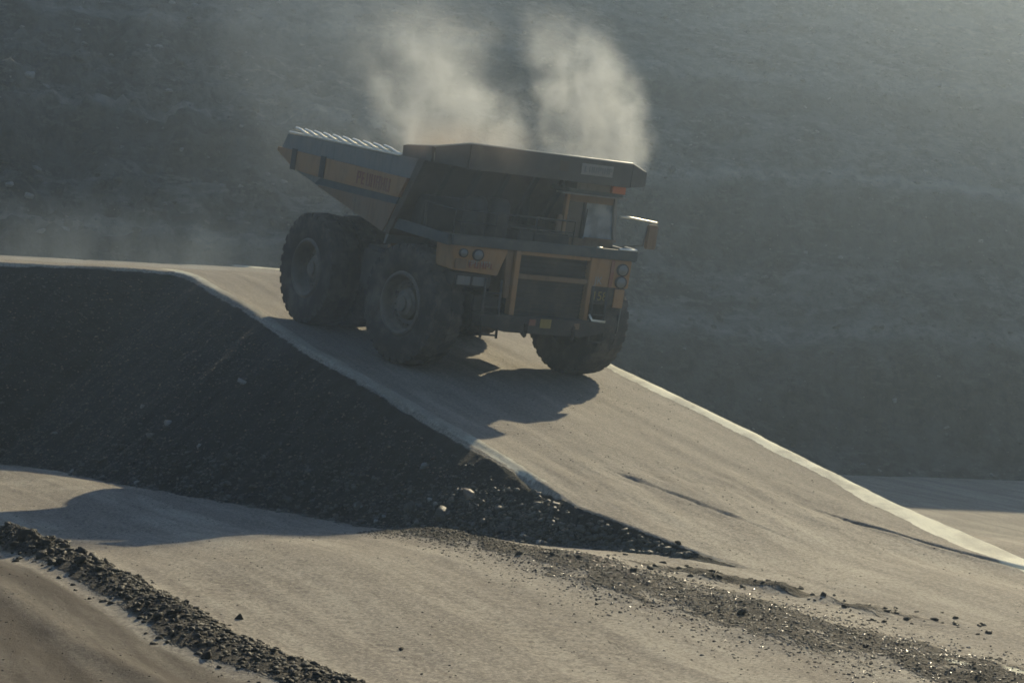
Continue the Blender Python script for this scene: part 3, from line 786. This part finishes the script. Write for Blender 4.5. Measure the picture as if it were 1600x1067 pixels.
# radiator frame and core
for y0, y1 in ((-.80, -.66), (1.24, 1.355)):
    prism('radiator_post', M_YEL, [(y0, 3.165), (y1, 3.165), (y1 + .04, 1.60), (y0 + .04, 1.60)], 6.9, 7.10, 'x', bevel=.015)
box('radiator_header', M_YEL, 6.9, 7.09, -.655, 1.235, 3.08, 3.165)
box('radiator_crossbar', M_YEL2, 6.97, 7.07, -.64, 1.25, 2.50, 2.62)
box('radiator_core', M_DARK, 6.86, 6.94, -.62, 1.24, 1.62, 3.075, bevel=0)
for k in range(13):
    z = 1.70 + k * .106
    if abs(z - 2.56) < .09: continue
    box('grille_slat', M_DARK, 6.945, 6.975, -.62, 1.24, z, z + .028, bevel=0)
prism('side_cowl', M_YEL2, [(-1.03, 3.16), (-.81, 3.16), (-.78, 2.0), (-.92, 2.0)], 6.4, 7.02, 'x', bevel=.02)
# bumper
prism('bumper', M_DARK, [(-1.60, 1.62), (1.90, 1.62), (1.84, 1.34), (1.2, 1.22), (-.9, 1.22), (-1.54, 1.34)], 6.85, 7.22, 'x', bevel=.03)
box('number_plate', M_YPL, 7.225, 7.245, .02, .32, 1.38, 1.60, bevel=.004)
box('bumper_marker', M_RED, 7.225, 7.242, -.28, -.10, 1.42, 1.57, bevel=.004)
box('bumper_marker', M_YEL2, 7.225, 7.242, .95, 1.10, 1.40, 1.55, bevel=.004)
tube('grab_handle', M_WORN, [(7.15, 1.38, 1.78), (7.27, 1.42, 1.66), (7.27, 1.80, 1.64)], .028)
for y in (-.35, .95):
    bm = bmesh.new(); add_lathe(bm, [(.15, -.05), (.19, 0), (.15, .05), (.11, 0)], (7.24, y, 1.30), 18, 'y', True); bm_obj('tow_eye', bm, M_DARK, smooth=True)
# access ladders
for y0, y1 in ((-1.50, -1.08), (1.42, 1.80)):
    for y in (y0, y1):
        tube('ladder_rail', M_DARK, [(7.10, y, 2.45), (7.22, y, 1.05)], .03, seg=8)
    for k in range(4):
        z = 1.12 + k * .33
        tube('ladder_rung', M_DARK, [(7.21 - k * .028, y0, z), (7.21 - k * .028, y1, z)], .022, seg=8)
box('front_skirt', M_DARK, 6.4, 6.85, -1.6, -.82, 1.25, 2.0, bevel=.03)
tube('tyre_edge_light', M_GREY, [(7.0, 2.36, 2.0), (6.9, 2.42, 1.4), (6.75, 2.40, .9)], .012, seg=6)  # thin grey tube standing in for the sunlit rim of the tyre

# ---- dump body
side = [(-3.60, 4.76), (-4.06, 4.22), (-2.5, 3.84), (-.70, 3.60), (2.9, 3.12), (3.90, 2.99), (4.02, 3.0), (5.42, 4.90), (5.42, 4.95)]
YB = 2.72
for sg in (-1, 1):
    y0, y1 = sorted((sg * YB, sg * (YB - .09)))
    prism('body_side', M_SIDE, side, y0, y1)
    out = sg * YB
    def onside(name, m, pts, d0, d1, parent=truck):
        a, b_ = sorted((out + sg * d0, out + sg * d1)); return prism(name, m, pts, a, b_, 'y', parent)
    onside('side_band', M_YEL, [(-4.02, 4.26), (-3.98, 4.36), (5.10, 4.42), (4.72, 3.92), (-.3, 3.86), (-2.5, 3.88)], .003, .10)
    onside('side_stripe', M_BLUE, [(-1.0, 3.66), (-.6, 3.855), (4.68, 3.915), (4.55, 3.74)], .003, .05)
    onside('lower_flange', M_YEL2, [(-.70, 3.61), (-.72, 3.655), (4.54, 3.735), (4.18, 3.24), (3.95, 3.0), (2.9, 3.14)], .003, .04)
    for x, w in ((-2.62, .17), (-.42, .17)):
        onside('side_rib', M_DARK, [(x - w, 3.87), (x + w, 3.87), (x + w, 4.42), (x - w, 4.42)], .103, .13)
    tube('top_rail', M_WORN, [(-3.5, out, 4.80), (4.25, out, 4.915)], .030, seg=10)
    for k in range(10):
        x = -3.0 + k * .70
        zz_ = 4.815 + (x + 3.6) * .0146
        tube('rail_cleat', M_WORN, [(x - .05, out, zz_ + .125), (x + .35, out, zz_ + .10), (x + .70, out, zz_ + .045), (x + 1.05, out, zz_ + .012)], .036, seg=10)
# tail, floor, headboard
fl = [(-4.06, 4.22), (-2.5, 3.84), (-.70, 3.60), (2.9, 3.12), (4.15, 2.98)]
bm = bmesh.new(); add_prism(bm, fl + [(x, z + .10) for x, z in fl[::-1]], -(YB - .093), YB - .093); bm_obj('body_floor', bm, M_GREY)
prism('headboard', M_DKBROWN, [(4.05, 2.97), (4.28, 2.97), (5.75, 4.98), (5.45, 4.98)], -(YB + .012), YB + .012)  # coloured dark for the shade beneath the canopy
for y in (-2.0, -1.2, -.4, .4, 1.2, 2.0):
    prism('headboard_rib', M_DARK, [(4.30, 3.05), (4.45, 3.05), (5.80, 4.85), (5.69, 4.90)], y - .06, y + .06)
# canopy with cut-off corners
plan = [(5.15, -2.96), (6.42, -2.96), (6.74, -2.28), (6.74, 2.28), (6.42, 2.96), (5.15, 2.96)]
def zc_top(x, y=0.0): return 5.36 + .10 * (x - 5.15) - .22 * max(0.0, abs(y) - 2.28)
bm = bmesh.new()
tp = [bm.verts.new((x, y, zc_top(x, y))) for x, y in plan]; bt = [bm.verts.new((x, y, zc_top(x, y) - .10)) for x, y in plan]
bm.faces.new(tp); bm.faces.new(bt[::-1])
for i in range(6): bm.faces.new((tp[i], tp[(i + 1) % 6], bt[(i + 1) % 6], bt[i]))
can = bm_obj('canopy', bm, M_CAN)
def fascia(p0, p1, z0a, z0b, nm='canopy_fascia', m=M_CAN, t=.07, dz=0.0):
    d = Vector((p1[0] - p0[0], p1[1] - p0[1], 0)).normalized(); nn = Vector((d.y, -d.x, 0))
    bm = bmesh.new(); A_ = []
    for p_, z0 in ((p0, z0a), (p1, z0b)):
        for off in (0.0, t):
            for z in (z0, zc_top(p_[0], p_[1]) - .003 + dz):
                A_.append(bm.verts.new((p_[0] + nn.x * off, p_[1] + nn.y * off, z)))
    for q in ((0, 1, 3, 2), (4, 6, 7, 5), (0, 4, 5, 1), (2, 3, 7, 6), (0, 2, 6, 4), (1, 5, 7, 3)): bm.faces.new([A_[i] for i in q])
    return bm_obj(nm, bm, m, can)
fascia((6.744, -2.28), (6.744, 2.28), 4.93, 4.93)
fascia((6.740, 2.285), (6.42, 2.964), 4.94, 4.98)
fascia((6.42, -2.964), (6.740, -2.285), 4.98, 4.94)
fascia((6.415, 2.966), (5.1, 2.966), 4.98, 4.95)
fascia((5.1, -2.966), (6.415, -2.966), 4.95, 4.98)
tube('canopy_rim_light', M_CANHL, [(x, y * 1.005, zc_top(x, y)) for x, y in [(5.2, -2.97), (6.42, -2.97), (6.75, -2.28), (6.75, 2.28), (6.42, 2.97), (5.2, 2.97)]], .028)  # thin pale tube added as the bright rim highlight
box('canopy_underside', M_DARK, 5.72, 6.70, -2.12, 2.12, 4.93, 5.02, bevel=0)
# pale sign on the canopy front with worn, unreadable lettering
box('canopy_sign', M_PALEP, 6.817, 6.83, .80, 1.72, 5.13, 5.40, bevel=0)
box('canopy_emblem', M_DKBROWN, 6.817, 6.83, .18, .44, 5.15, 5.40, bevel=.004)
def strokes(name, m, x, ys, z0, z1, wid, seed, parent=truck, plane='x', depth=.008):
    r = random.Random(seed); bm = bmesh.new()
    y = ys[0]
    while y < ys[1] - wid:
        st = r.choice('HINLEUAR')
        t = wid * .24
        def q(a0, a1, b0, b1):
            if plane == 'x': add_box(bm, x, x + depth, y + a0 * wid, y + a1 * wid, z0 + b0 * (z1 - z0), z0 + b1 * (z1 - z0))
            else: add_box(bm, y + a0 * wid, y + a1 * wid, x - depth, x, z0 + b0 * (z1 - z0), z0 + b1 * (z1 - z0))
        q(0, .24, 0, 1)
        if st in 'HNUAR': q(.56, .8, 0 if st != 'R' else .45, 1)
        if st in 'HEAR': q(.26, .54, .42, .58)
        if st in 'LEU': q(.26, .54, 0, .16)
        if st in 'EAR': q(.26, .54, .84, 1)
        y += wid * (1.0 if st != 'I' else .5)
    bm_obj(name, bm, m, parent)
strokes('sign_lettering', M_GREY, 6.833, (.86, 1.68), 5.20, 5.34, .12, 3)
strokes('side_lettering', M_RED, -(YB + .103), (2.0, 4.45), 3.98, 4.30, .32, 12, plane='y')
strokes('box_lettering', M_RED, 7.112, (-2.0, -1.25), 2.66, 2.80, .14, 5)
strokes('box_lettering', M_WHITE, 7.083, (-2.0, -1.30), 2.70, 2.84, .13, 6)
def text(name, s, m, loc, size):
    cu = bpy.data.curves.new(name, 'FONT'); cu.body = s; cu.size = size; cu.extrude = .004
    t = bpy.data.objects.new(name, cu); C.objects.link(t)
    dg = bpy.context.evaluated_depsgraph_get(); me = bpy.data.meshes.new_from_object(t.evaluated_get(dg))
    loc = fit_dims(name, loc)
    bpy.data.objects.remove(t)
    o = link(name, me, m, truck)
    o.matrix_local = Matrix(((0, 0, 1, loc[0]), (1, 0, 0, loc[1]), (0, 1, 0, loc[2]), (0, 0, 0, 1)))
    return o
text('fleet_number', 'JK', M_WHITE, (7.066, 1.44, 2.53), .27)
text('load_number', '158', M_YPL, (7.026, 1.46, 2.13), .32)

# ---- cab
cab_f = [(1.02, 3.30), (2.52, 3.30), (2.36, 4.62), (1.02, 4.62)]
# pillars and panels so the windows are real openings
prism('cab_back', M_YEL2, [(y, z) for y, z in cab_f], 4.62, 4.70, 'x')
bm = bmesh.new(); add_box(bm, 4.55, 6.30, .92, 2.46, 4.623, 4.72); bm_obj('cab_roof', bm, M_GREY, bevel=.02)
box('cab_dash', M_DARK, 5.75, 6.05, 1.06, 2.40, 3.30, 3.66, bevel=.03)
box('cab_lower_front', M_YEL2, 6.06, 6.14, 1.02, 2.50, 3.295, 3.50, bevel=.01)
prism('cab_pillar', M_YEL, [(1.00, 3.50), (1.08, 3.50), (1.08, 4.62), (1.00, 4.62)], 6.05, 6.15, 'x')
prism('cab_pillar', M_PALEP, [(2.47, 3.50), (2.54, 3.50), (2.40, 4.62), (2.32, 4.62)], 6.05, 6.16, 'x')
prism('cab_pillar', M_DARK, [(1.54, 3.50), (1.61, 3.50), (1.59, 4.40), (1.53, 4.40)], 6.06, 6.13, 'x')
box('cab_header', M_YEL2, 6.05, 6.15, 1.083, 2.32, 4.40, 4.62, bevel=.01)
prism('windscreen', M_GLASS, [(1.08, 3.50), (1.54, 3.50), (1.53, 4.40), (1.08, 4.40)], 6.085, 6.10, 'x')
prism('windscreen', M_GLASSREFL, [(1.612, 3.50), (2.47, 3.50), (2.35, 4.40), (1.592, 4.40)], 6.075, 6.09, 'x')
box('window_sill', M_YEL2, 6.155, 6.20, 1.62, 2.52, 3.48, 3.55, bevel=.01)
for y, nm in ((1.02, 'cab_side'), (2.44, 'cab_side')):
    prism(nm, M_YEL2, [(4.70, 3.30), (6.05, 3.30), (6.05, 3.75), (4.95, 3.75), (4.95, 4.62), (4.70, 4.62)], y, y + .06)
box('driver_seat', M_DARK, 4.95, 5.5, 1.75, 2.3, 3.3, 3.95, bevel=.06)
bm = bmesh.new(); add_lathe(bm, [(.20, -.02), (.22, 0), (.20, .02), (.18, 0)], (5.72, 2.0, 3.82), 20, 'x', True); bm_obj('steering_wheel', bm, M_DARK, smooth=True)
tube('wiper', M_DARK, [(6.17, 1.58, 3.56), (6.17, 1.60, 4.25)], .014, seg=6)
box('cab_visor', M_PALEP, 6.31, 6.55, .55, 2.40, 4.60, 4.64, bevel=.005)
box('roof_box', M_PALEP, 5.9, 6.36, 1.06, 2.02, 4.724, 4.90, bevel=.02)
box('orange_marker', M_ORANGE, 6.30, 6.42, 2.03, 2.40, 4.723, 4.92, bevel=.01)
# mirrors
def mirror(sg, nm):
    arm = tube('mirror_arm', M_WORN, [(6.3, sg * 2.45, 4.16), (6.32, sg * 2.75, 4.16), (6.32, sg * 3.52, 4.10)], .028)
    tube('mirror_brace', M_DARK, [(6.3, sg * 2.55, 3.40), (6.32, sg * 3.2, 3.5), (6.32, sg * 3.3, 4.1)], .018, seg=8)
    mo = box('mirror', M_YEL2, 6.27, 6.37, sg * 3.42 - .15, sg * 3.42 + .15, 3.42, 4.04, bevel=.03)
    box('mirror_glass', M_GLASS, 6.255, 6.268, sg * 3.42 - .12, sg * 3.42 + .12, 3.46, 4.0, parent=mo, bevel=0)
mirror(1, 'l')
# ---- things on the deck behind the lip
for y in (-1.55, -.95):
    bm = bmesh.new(); add_lathe(bm, [(.001, 0), (.24, 0), (.26, .05), (.26, .85), (.18, .98), (.001, 1.0)], (6.35, y, 3.30), 20, 'z'); bm_obj('air_cleaner', bm, M_DARK, smooth=True)
box('hood', M_DARK, 4.5, 6.7, -.55, .85, 3.293, 3.62, bevel=.05)
box('control_cabinet', M_DARK, 4.75, 5.6, -2.3, -1.3, 3.293, 4.10, bevel=.03)
box('cab_step_panel', M_YEL2, 6.2, 6.3, .72, .86, 3.62, 4.05, bevel=.02)
tube('exhaust_pipe', M_DARK, [(5.2, -.3, 3.5), (5.2, -.3, 4.4)], .12)
tube('exhaust_pipe', M_DARK, [(5.2, .5, 3.5), (5.2, .5, 4.4)], .12)
rl = [(-2.42, 3.45), (-2.42, 3.95), (-1.2, 3.95), (-.1, 3.95), (.75, 3.95)]
tube('handrail', M_DARK, [(6.95, -2.42, 3.40), (6.95, -2.42, 3.98), (6.95, .75, 3.98), (6.95, .75, 3.42)], .022, seg=8)
tube('handrail', M_DARK, [(6.95, -2.42, 3.70), (6.95, .75, 3.70)], .018, seg=8)
for y in (-1.35, -.3): tube('handrail_post', M_DARK, [(6.95, y, 3.42), (6.95, y, 3.98)], .02, seg=8)
tube('handrail', M_DARK, [(5.7, -2.44, 3.40), (5.7, -2.44, 3.98), (6.93, -2.44, 3.98)], .022, seg=8)
prism('body_support', M_YEL2, [(3.70, 3.0), (3.94, 3.0), (3.90, 2.42), (3.74, 2.42)], -2.45, -2.25)
prism('mud_guard', M_GREY, [(3.96, 3.14), (4.2, 3.14), (3.9, 2.7), (3.8, 2.7)], -2.50, -1.4)

# ------------------------------------------------------------------ drifting dust and exhaust smoke
def plume(name, label, base, H, cx, rx, cy, ry, dens, nscale=0.5, nk=1.2, soft=0.5, fade=(0.35, 1.0), infade=0.06, col=(0.84, 0.90, 0.94), aniso=0.45, seed=0.0, cat='smoke', stretch=(1, 1, 0.6), contrast=(0.35, 0.62)):
    """a closed hull whose inside holds noisy smoke; cx, rx, ... are polynomials in the height fraction t"""
    ev = lambda c, t: sum(k * t ** i for i, k in enumerate(c))
    bm = bmesh.new(); rings = []
    nz, seg = 18, 24
    for i in range(nz + 1):
        t = i / nz
        cap = math.sqrt(max(0.02, 1 - (2 * t - 1) ** 6))
        rings.append([bm.verts.new((ev(cx, t) + ev(rx, t) * cap * math.cos(6.2832 * k / seg), ev(cy, t) + ev(ry, t) * cap * math.sin(6.2832 * k / seg), t * H)) for k in range(seg)])
    for a, b_ in zip(rings, rings[1:]):
        for k in range(seg): bm.faces.new((a[k], a[(k + 1) % seg], b_[(k + 1) % seg], b_[k]))
    bm.faces.new(rings[0][::-1]); bm.faces.new(rings[-1])
    me = bpy.data.meshes.new(name); bm.to_mesh(me); bm.free()
    m = bpy.data.materials.new(name); m.use_nodes = True
    nt = m.node_tree; nt.nodes.clear()
    out = nt.nodes.new('ShaderNodeOutputMaterial'); pv = nt.nodes.new('ShaderNodeVolumePrincipled')
    nt.links.new(pv.outputs[0], out.inputs['Volume'])
    g = N(nt); O = g.obj()
    sp = g.new('ShaderNodeSeparateXYZ'); g.link(O, sp.inputs[0])
    t = g.math('DIVIDE', sp.outputs[2], H)
    def poly(c):
        r = c[-1]
        for k in c[-2::-1]:
            r = g.math('MULTIPLY_ADD', r if hasattr(r, 'is_output') else float(r), t, float(k))
        return r
    dx = g.math('DIVIDE', g.math('SUBTRACT', sp.outputs[0], poly(cx)), poly(rx))
    dy = g.math('DIVIDE', g.math('SUBTRACT', sp.outputs[1], poly(cy)), poly(ry))
    d = g.math('SQRT', g.math('ADD', g.math('MULTIPLY', dx, dx), g.math('MULTIPLY', dy, dy)))
    n1 = g.noise(g.mapping(O, loc=(seed, seed * 1.7, -seed), sc=stretch), nscale, 5, 0.58, 0.6)
    f = g.math('ADD', g.math('SUBTRACT', 1.0, d), g.math('MULTIPLY', g.math('SUBTRACT', n1, 0.52), nk))
    e = g.ramp(f, 0.0, soft)
    edge = g.ramp(d, 0.86, 1.0, 1.0, 0.0)
    n2 = g.ramp(g.noise(g.mapping(O, loc=(seed * 2, 3, seed), sc=stretch), nscale * 1.9, 4, 0.6, 0.5), contrast[0], contrast[1], 0.25, 1.0)
    fd = g.math('MULTIPLY', g.ramp(t, fade[0], fade[1], 1.0, 0.0), g.ramp(t, 0.0, infade))
    v = g.math('MULTIPLY', g.math('MULTIPLY', e, edge), g.math('MULTIPLY', fd, g.math('MULTIPLY', n2, dens)))
    g.link(v, pv.inputs['Density'])
    pv.inputs['Color'].default_value = (*col, 1); pv.inputs['Anisotropy'].default_value = aniso
    o = link(name, me, m); o.location = base
    return tag(o, label, cat, kind='stuff')
SM = 5.6 - CAM_Z
plume('exhaust_smoke', 'pale sunlit smoke rising behind the dump body of the truck', (-1.7, 54.2, CAM_Z + 1.2), 6.2, (0.6, -1.7, -0.7), (2.75, 1.0, -1.3), (0, 0.6), (1.2, 0.4), 0.78, 0.62, 1.8, 0.9, (0.35, 0.97), 0.30, seed=3.1, stretch=(1, 1, 0.8), contrast=(0.36, 0.62))
plume('exhaust_smoke', 'pale sunlit smoke rising from the front of the truck canopy', (1.85, 54.7, CAM_Z + 2.1), 5.2, (0.08, 0.05, -1.8), (1.78, 0.4, -0.5), (0, 0.6), (0.9, 0.4), 1.15, 0.62, 1.6, 0.75, (0.32, 0.97), 0.10, seed=21.4, stretch=(1, 1, 0.8), contrast=(0.36, 0.62))
plume('drifting_smoke', 'thin brown smoke drifting in front of the middle of the truck', (-1.2, 50.9, CAM_Z + 0.0), 3.6, (0.2, -0.5), (1.7, 0.6), (0, 0), (1.0, 0.3), 0.34, 0.6, 1.0, 0.8, (0.75, 1.0), 0.35, col=(0.62, 0.52, 0.42), seed=5.5)
plume('dust_cloud', 'low dust hanging behind the bench at left', (-13.5, 72, CAM_Z - 1.6), 4.2, (0, 0), (9.5, -2), (0, 0), (3, 0), 0.045, 0.35, 1.3, 0.6, (0.2, 0.9), 0.1, col=(0.66, 0.82, 1.0), seed=1.2, cat='dust')
plume('dust_cloud', 'faint dust veil high behind the rear of the truck', (-6.5, 74, CAM_Z + 0.2), 13.5, (-1.0, 1.5), (6, 3.5), (0, 0), (4, 1), 0.022, 0.22, 1.3, 0.8, (0.6, 1.0), 0.3, col=(0.70, 0.84, 1.0), seed=7.2, cat='dust')
plume('dust_cloud', 'dust curling up round the tyres of the truck', (-4.2, 52.4, CAM_Z - 3.4), 3.6, (0, -.3), (3.2, 0.3), (0, 0), (1.5, 0), 0.10, 0.5, 1.3, 0.8, (0.4, 1.0), 0.1, seed=4.2, cat='dust')

plume('dust_cloud', 'broad pale dust hanging in front of the upper right pit slope', (27, 104, CAM_Z - 4.5), 31, (2, 3), (26, 6), (0, 14), (9, 2), 0.0085, 0.05, 0.7, 1.0, (0.85, 1.0), 0.45, col=(0.80, 0.87, 0.94), seed=2.2, cat='dust', contrast=(0.2, 0.6))

# ------------------------------------------------------------------ hazy air over the whole pit
bm = bmesh.new(); add_box(bm, -380, 380, -340, 380, CAM_Z - 16.5, CAM_Z + 33)
me = bpy.data.meshes.new('haze'); bm.to_mesh(me); bm.free()
hz = bpy.data.materials.new('haze'); hz.use_nodes = True
nt = hz.node_tree; nt.nodes.clear()
out = nt.nodes.new('ShaderNodeOutputMaterial'); pv = nt.nodes.new('ShaderNodeVolumePrincipled')
nt.links.new(pv.outputs[0], out.inputs['Volume'])
pv.inputs['Color'].default_value = (0.59, 0.775, 1.0, 1)
pv.inputs['Density'].default_value = 0.0012
pv.inputs['Anisotropy'].default_value = 0.76
tag(link('haze', me, hz), 'dusty sunlit haze filling the pit', 'haze', kind='stuff')
